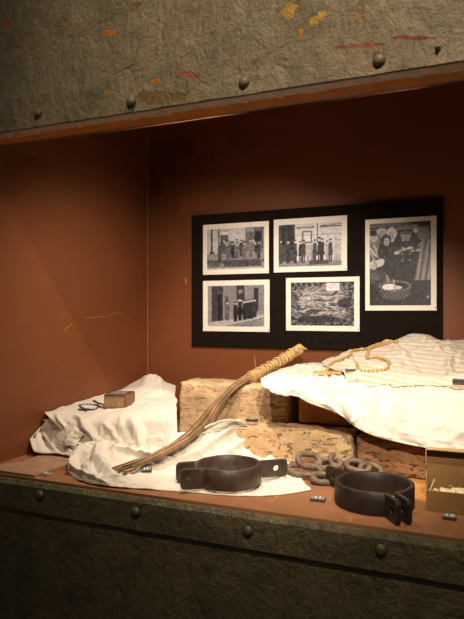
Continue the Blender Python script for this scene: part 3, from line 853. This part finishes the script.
def band(bm, line, th, z0, z1, wav=0.0006):
    n = len(line); rows = []
    for i, p in enumerate(line):
        t = (line[min(i + 1, n - 1)] - line[max(i - 1, 0)]).normalized(); s = Vector((-t.y, t.x, 0))
        dz = wav * 2 * noise.noise(Vector((i * .12, z1 * 50, 0)))
        h = th / 2 + wav * noise.noise(Vector((i * .2, 5, 0)))
        b = .0012
        prof = [(-h, z0 + b), (-h, z1 - b + dz), (-h + b, z1 + dz), (h - b, z1 + dz), (h, z1 - b + dz), (h, z0 + b), (h - b, z0), (-h + b, z0)]
        rows.append([bm.verts.new(p + s * a + Vector((0, 0, z))) for a, z in prof])
    for i in range(n - 1):
        for k in range(8): bm.faces.new((rows[i][k], rows[i][(k + 1) % 8], rows[i + 1][(k + 1) % 8], rows[i + 1][k]))
    bm.faces.new(rows[0]); bm.faces.new(rows[-1][::-1])

def shackle(loc, rz, R, gap, ear_len, ear_gap_end, hgt, tang_len, mat, label, tilt=(0, 0), ta=0):
    e = empty('leg_shackle', loc, rz, label, 'shackle', 'iron leg shackles'); e.rotation_euler = (tilt[0], tilt[1], rz)
    th = .0085
    a0 = math.asin(gap / R)
    ring = [Vector((-R * math.cos(a), R * math.sin(a), 0)) for a in np.linspace(a0, 2 * math.pi - a0, 110)]
    # ears open from the gap at -x
    p0, p1 = ring[0], ring[-1]
    d0 = Vector((-1, (ear_gap_end - gap) / ear_len, 0)).normalized(); d1 = Vector((-1, -(ear_gap_end - gap) / ear_len, 0)).normalized()
    bend = .012
    c0 = catmull([p0 + d0 * bend, p0 + d0 * .004 + Vector((.0005, 0, 0)), ring[4]], 5)
    c1 = catmull([ring[-5], p1 + d1 * .004 + Vector((.0005, 0, 0)), p1 + d1 * bend], 5)
    bm = bmesh.new(); band(bm, c0[:-1] + ring[4:-5] + c1, th, 0, hgt)
    from_bm('band', bm, mat, e)
    for p, d in ((p0, d0), (p1, d1)):
        holed_plate('ear', ear_len - .004, hgt, th * .95, .0062, (ear_len) * .56, mat, e, p + d * .006, math.atan2(d.y, d.x), rnd=.22)
    holed_plate('tang', tang_len, hgt * .86, th, .0062, tang_len * .62, mat, e, Vector(((R - .001) * math.cos(ta), (R - .001) * math.sin(ta), hgt * .12)), ta * .7, rnd=.2)
    return e

shackle(Vector((-.484, 1.118, .0075)), math.radians(38), .0625, .028, .048, .025, .041, .066, M['iron'], 'open iron leg shackle lying on the white cloth, wide lugs to the left')
shackle(Vector((-.189, 1.123, .0005)), math.radians(124), .069, .010, .050, .010, .041, .072, M['iron_dk'], 'blackened iron leg shackle standing on the bare brown floor', ta=.38)

def chain_link(px, py, z, rot, L=.058, W=.036, r=.0066, label=''):
    c = at_z(px, py, z)
    e = bpy.data.meshes.new('chain_link')
    bm = bmesh.new(); pts = []
    h = (L - W) / 2; R = W / 2 - r
    for k in range(28):
        a = 2 * math.pi * k / 28
        x = R * math.cos(a) + (h if math.cos(a) > 0 else -h) * (1 if abs(math.cos(a)) > 1e-3 else 0)
        pts.append(Vector((x, R * math.sin(a), 0)))
    tube(bm, pts, lambda s: r * (1 + .08 * math.sin(s * 25 + px)), 10, closed=True)
    o = from_bm('chain_link', bm, M['rust_iron'], None, True, c, rot)
    return o
R_ = math.radians
chain = empty('chain', at_z(320, 480, 0), 0, 'heavy rusty iron chain lying between the two shackles', 'chain')
links = [
    (305, 470, .016, (R_(14), R_(4), R_(24)), .084, .054),
    (309, 460.5, .030, (R_(48), R_(8), R_(42)), .066, .046),
    (329, 463.5, .022, (R_(25), R_(-4), R_(32)), .066, .042),
    (326, 478.5, .010, (R_(14), R_(5), R_(30)), .070, .046),
    (341, 461, .026, (R_(55), R_(12), R_(10)), .060, .042),
    (358, 466, .024, (R_(28), R_(8), R_(-5)), .062, .042),
    (371, 470, .020, (R_(32), R_(14), R_(-28)), .062, .042),
]
for (a, b, z, rot, L, W) in links:
    o = chain_link(a, b, z, rot, L, W)
    o.location = o.location - chain.location; o.parent = chain

# ------------------------------------------------------------------ small number tags
def text_mesh(body, size):
    c = bpy.data.curves.new('t', 'FONT'); c.body = body; c.size = size; c.align_x = 'CENTER'; c.align_y = 'CENTER'; c.extrude = .0002
    o = bpy.data.objects.new('t', c); COL.objects.link(o)
    bpy.context.view_layer.update()
    me = bpy.data.meshes.new_from_object(o.evaluated_get(bpy.context.evaluated_depsgraph_get()))
    bpy.data.objects.remove(o); me.name = 'number'
    me.materials.clear(); me.materials.append(M['ink'])
    return me
def number_tag(p, rz, label, body=None, w=.029, d=.018, h=.0052, tilt=(0, 0), mat='tag'):
    e = empty('number_tag', p, rz, label, 'tag', 'small dark number tags'); e.rotation_euler = (tilt[0], tilt[1], rz)
    box_obj('block', (-w / 2, w / 2, -d / 2, d / 2, 0, h), M[mat], e, .0012)
    box_obj('label_face', (-w * .46, w * .46, -d * .44, d * .44, h - .0003, h + .0005), M['tag_face'], e, 0)
    if body:
        o = link('number', text_mesh(body, d * .9), M['ink'], e, False); o.location = (0, 0, h + .0007)
    else:
        for x in (-w * .14, w * .12):
            box_obj('number', (x - w * .05, x + w * .05, -d * .26, d * .26, h + .0005, h + .0009), M['ink'], e)
    return e
number_tag(at_z(318, 500.5, .0005), .10, 'dark tag numbered 11 on the bare floor between the two shackles', '11')
number_tag(at_z(449.5, 518.5, .0005), .02, 'dark tag numbered 13 on the floor before the cardboard box', '13', .023)
number_tag(hit(146.5, 470.5, SAB), .5, 'tiny dark tag on the cloth beside the tips of the rods', None, .024, .015, tilt=(.35, -.1))
number_tag(at_z(44.5, 474.5, .0005), -.05, 'small pale grey tag on the floor at the far left, by the slab', None, .032, .017, .004, mat='tag_pale')
number_tag(at_z(252, 421.5, .089), .1, 'tiny dark tag lying on top of the pale rough brick', None, .028, .014, .007)
number_tag(hit(462, 384, SCD) + Vector((0, 0, .003)), .0, 'dark oval-ended tag on the white cloth at the right edge of the photo', None, .040, .024, .009)
number_tag(hit(350.5, 371, SCD), .2, 'tiny dark tag on the cloth next to the tan rosary', None, .026, .012, .005)

# ------------------------------------------------------------------ book and black rosary on the left cloth
bk = empty('book', hit(119, 406.5, SA) + Vector((0, 0, .001)), R_(17), 'small thick brown book with a dark cover, on the left cloth', 'book')
bw, bd, bh = .064, .075, .036
box_obj('page_block', (-bw / 2 + .002, bw / 2 - .006, -bd / 2 + .003, bd / 2 - .003, .002, bh - .003), M['pages'], bk, .001)
box_obj('cover', (-bw / 2 + .003, bw / 2, -bd / 2 + .0005, bd / 2, bh - .0035, bh), M['leather_top'], bk, .001)
box_obj('cover', (-bw / 2, bw / 2, -bd / 2, bd / 2, 0, .0025), M['leather'], bk, .001)
box_obj('spine', (bw / 2 - .006, bw / 2 + .002, -bd / 2, bd / 2, .0005, bh - .001), M['leather'], bk, .0025, True)
bm = bmesh.new(); add_box(bm, -bw / 2 + .012, bw / 2 - .010, -bd / 2 + .012, bd / 2 - .012, bh - .0002, bh + .0004)
from_bm('cover_panel', bm, M['tag_face'], bk, False)



def rosary(name, pixline, ysurf, surf, rb, spacing, matb, matt, label, cat='rosary', closed=True, cross=None, zd=.11, lift=0):
    pts = [Vector((a, b, 0)) for a, b in pixline]
    if closed: pts = pts + [pts[0]]
    line = []
    for p in catmull(pts, 10):
        q = hit(p.x, p.y, surf)
        if q is not None: line.append(q + Vector((0, 0, rb + .0012)))
    for _ in range(3):
        for k in range(1, len(line) - 1): line[k] = line[k] * .5 + (line[k - 1] + line[k + 1]) * .25
    base = line[0].copy()
    e = empty(name, base, 0, label, cat)
    bm = bmesh.new(); tube(bm, [p - base for p in line], rb * .22, 5); from_bm('cord', bm, matt, e)
    bm = bmesh.new(); bmesh.ops.create_uvsphere(bm, u_segments=10, v_segments=7, radius=rb)
    proto = from_bm('bead', bm, matb, e)
    acc = 0; k = 0; last = line[0]; first = True
    for a, b in zip(line, line[1:]):
        seg = (b - a).length; 
        while acc <= seg and seg > 0:
            p = a.lerp(b, acc / seg) - base
            if first: proto.location = p; first = False
            elif k < 95:
                o = proto.copy(); COL.objects.link(o); o.parent = e; o.location = p
                s_ = 1 + .25 * noise.noise(Vector((k * 1.7, 0, 0))); o.scale = (s_, s_, s_)
            k += 1; acc += spacing
        acc -= seg
    if cross:
        (cx, cy), rz = cross
        p = hit(cx, cy, surf); z = p.z
        bm = bmesh.new(); L = rb * 10
        add_box(bm, -L, L * .7, -rb * 1.1, rb * 1.1, 0, rb * 1.5, .0006); add_box(bm, -rb * 1.1, rb * 1.1, -L * .5, L * .5, 0, rb * 1.5, .0006)
        from_bm('cross', bm, matb if cat == 'rosary' else matb, e, False, Vector((p.x, p.y, z + .002 + lift)) - base, (0, 0, rz))
    return e
rosary('rosary', [(79, 406.5), (82, 409), (88, 410.8), (95, 410.5), (98, 408), (97.5, 404), (93, 401.5), (96, 403.5), (102, 405.5), (106, 407), (101, 408.5), (97, 406.5), (90, 405.5), (84, 405.5)],
       None, SA, .0024, .0082, M['bead_dk'], M['thread'], 'black beaded rosary with a small cross beside the book', cross=((87, 411), .3), zd=.11)
ys = lambda a, b: 1.46 + (376 - b) * .0085
rosary('rosary', [(327, 373), (329, 368), (333, 364), (341, 361.5), (350, 357), (352, 352.5), (362, 351.5), (368, 350), (378, 346), (398, 343.5), (380, 347), (370, 350.5), (368, 355), (367, 360), (376, 359.5), (386, 362), (389.5, 366), (387, 370.5), (378, 372.5), (366, 373), (359, 371.5), (357, 366), (354, 361), (352, 356)],
       ys, SCD, .0042, .0098, M['bead_tan'], M['thread'], 'tan wooden rosary looped over the cloths at the right', closed=False, cross=((330, 374.5), .1))

# ------------------------------------------------------------------ cardboard box
cb = empty('cardboard_box', Vector((-.095, 1.117, .0006)), R_(1.0), 'small open brown cardboard box at the right, lid raised behind', 'box')
W_, D_, Hb, tb = .15, .075, .037, .0014
box_obj('base', (0, W_, 0, D_, 0, tb), M['card'], cb)
box_obj('front_wall', (0, W_, 0, tb, tb, Hb), M['card'], cb)
box_obj('side_wall', (0, tb, tb, D_, tb, Hb), M['card'], cb)
box_obj('side_wall', (W_ - tb, W_, tb, D_, tb, Hb), M['card'], cb)
box_obj('back_wall', (0, W_, D_ - tb, D_, tb, Hb), M['card'], cb)
box_obj('rim', (-.0003, W_ + .0003, -.0003, tb + .0003, Hb, Hb + .0006), M['card_edge'], cb)
lid = box_obj('lid', (-.004, W_ + .004, D_ + .004, D_ + .004 + tb, .010, .098), M['card'], cb)
box_obj('lid_rim', (-.004, W_ + .004, D_ - .018, D_ + .004, .0975, .0990), M['card_edge'], lid)
bm = bmesh.new()
prof = [(D_ + .004, .010), (D_ - .004, .012), (D_ - .010, .036), (D_ - .008, .060), (D_ - .018, .066), (D_ - .018, .0975), (D_ + .004, .0975)]
for x in (-.0052, -.004):
    bm.faces.new([bm.verts.new((x, a, b)) for a, b in prof])
bm.verts.ensure_lookup_table(); n = len(prof)
for k in range(n):
    bm.faces.new((bm.verts[k], bm.verts[(k + 1) % n], bm.verts[n + (k + 1) % n], bm.verts[n + k]))
from_bm('lid_side', bm, M['card_edge'], lid, False)
# contents: straw shreds and pale flakes
bm = bmesh.new()
for k in range(130):
    x, y = random.uniform(.006, W_ - .006), random.uniform(.006, D_ - .008); z = random.uniform(.012, .030)
    a = random.uniform(0, 6.28); L = random.uniform(.006, .014); d = Vector((math.cos(a), math.sin(a), random.uniform(-.3, .3))) * L
    p = Vector((x, y, z)); q = p + d
    q.x = min(max(q.x, .004), W_ - .004); q.y = min(max(q.y, .004), D_ - .004)
    tube(bm, [p, p.lerp(q, .5) + Vector((0, 0, .002)), q], .0007, 4)
st = from_bm('straw_packing', bm, M['cord'], None, True, cb.location)
tag(st, 'thin straw shreds filling the cardboard box', 'straw', kind='stuff')
def flake(x, y, z, s, rot, label):
    bm = bmesh.new(); n = 9
    vs = []
    for k in range(n):
        a = 2 * math.pi * k / n; r = s * (1 + .3 * noise.noise(Vector((k * 1.3, x * 99, 0))))
        vs.append(bm.verts.new((r * math.cos(a), r * .7 * math.sin(a), .0015 * math.sin(3 * a))))
    c = bm.verts.new((0, 0, .002))
    fs = [bm.faces.new((vs[k], vs[(k + 1) % n], c)) for k in range(n)]
    r = bmesh.ops.extrude_face_region(bm, geom=fs)
    for v in [g for g in r['geom'] if isinstance(g, bmesh.types.BMVert)]: v.co.z -= .0022
    tag(from_bm('paper_scrap', bm, M['bone'], None, False, cb.location + Vector((x, y, z)), rot), label, 'scrap', 'pale scraps in the cardboard box')
lab = ['largest cream scrap, lying foremost on the straw in the cardboard box', 'flat cream scrap beside the largest one in the cardboard box', 'small cream scrap leaning at the left inside the cardboard box', 'cream scrap at the right inside the cardboard box, cut by the photo edge']
flake(.030, .018, .036, .009, (.5, .2, .3), lab[0]); flake(.044, .024, .035, .010, (.3, -.3, 1.0), lab[1]); flake(.014, .020, .034, .006, (.2, .5, 1.8), lab[2]); flake(.058, .020, .037, .011, (.55, .1, .1), lab[3])
bm = bmesh.new(); tube(bm, catmull([Vector((.002, .006, .030)), Vector((.006, .018, .037)), Vector((.012, .032, .050))], 4), .0016, 6)
tag(from_bm('wood_splinter', bm, M['card_edge'], None, True, cb.location), 'thin tan splinter sticking up at the left of the cardboard box', 'splinter')

# ------------------------------------------------------------------ camera
cd = bpy.data.cameras.new('camera'); cam = bpy.data.objects.new('camera', cd); COL.objects.link(cam)
cam.location = (0, 0, H); cam.rotation_euler = (math.pi / 2, 0, YAW)
cd.sensor_fit = 'VERTICAL'; cd.sensor_height = 24; cd.lens = F / 619 * 24; cd.shift_y = 1.5 / 619
cd.clip_start = .01
SC.camera = cam

# ------------------------------------------------------------------ lights
def spot(name, loc, target, power, size, blend, rad, col):
    l = bpy.data.lights.new(name, 'SPOT'); l.energy = power; l.spot_size = R_(size); l.spot_blend = blend; l.shadow_soft_size = rad; l.color = col
    o = bpy.data.objects.new(name, l); COL.objects.link(o); o.location = loc
    o.rotation_euler = (Vector(target) - Vector(loc)).to_track_quat('-Z', 'Y').to_euler()
    return o
WARM = (1.0, .84, .67)
spot('showcase_spot', (-.10, 1.12, .90), (-.40, 1.42, .08), 9, 88, .9, .008, WARM)
spot('showcase_spot', (-.52, 1.12, .92), (-.74, 1.46, .08), 27, 114, 1.0, .010, WARM)
spot('outside_spot', (-.02, .32, .78), (-.42, 1.50, .16), 52, 48, .6, .010, WARM)
spot('outside_spot', (.3, -.5, 2.5), (-.08, 1.0, 1.10), 260, 46, 1.0, .03, (1.0, .81, .57))
spot('outside_spot', (-.6, -.9, 1.9), (-.45, 1.0, .95), 6, 70, 1.0, .1, (1.0, .78, .50))  # weak fill added to brighten the lower fascia, no known source
w = bpy.data.worlds.new('world'); SC.world = w; w.use_nodes = True
w.node_tree.nodes['Background'].inputs[0].default_value = (1.0, .82, .6, 1); w.node_tree.nodes['Background'].inputs[1].default_value = .035

SC.view_settings.view_transform = 'Standard'
SC.view_settings.look = 'None'
SC.view_settings.gamma = 1
SC.view_settings.exposure = 0.0
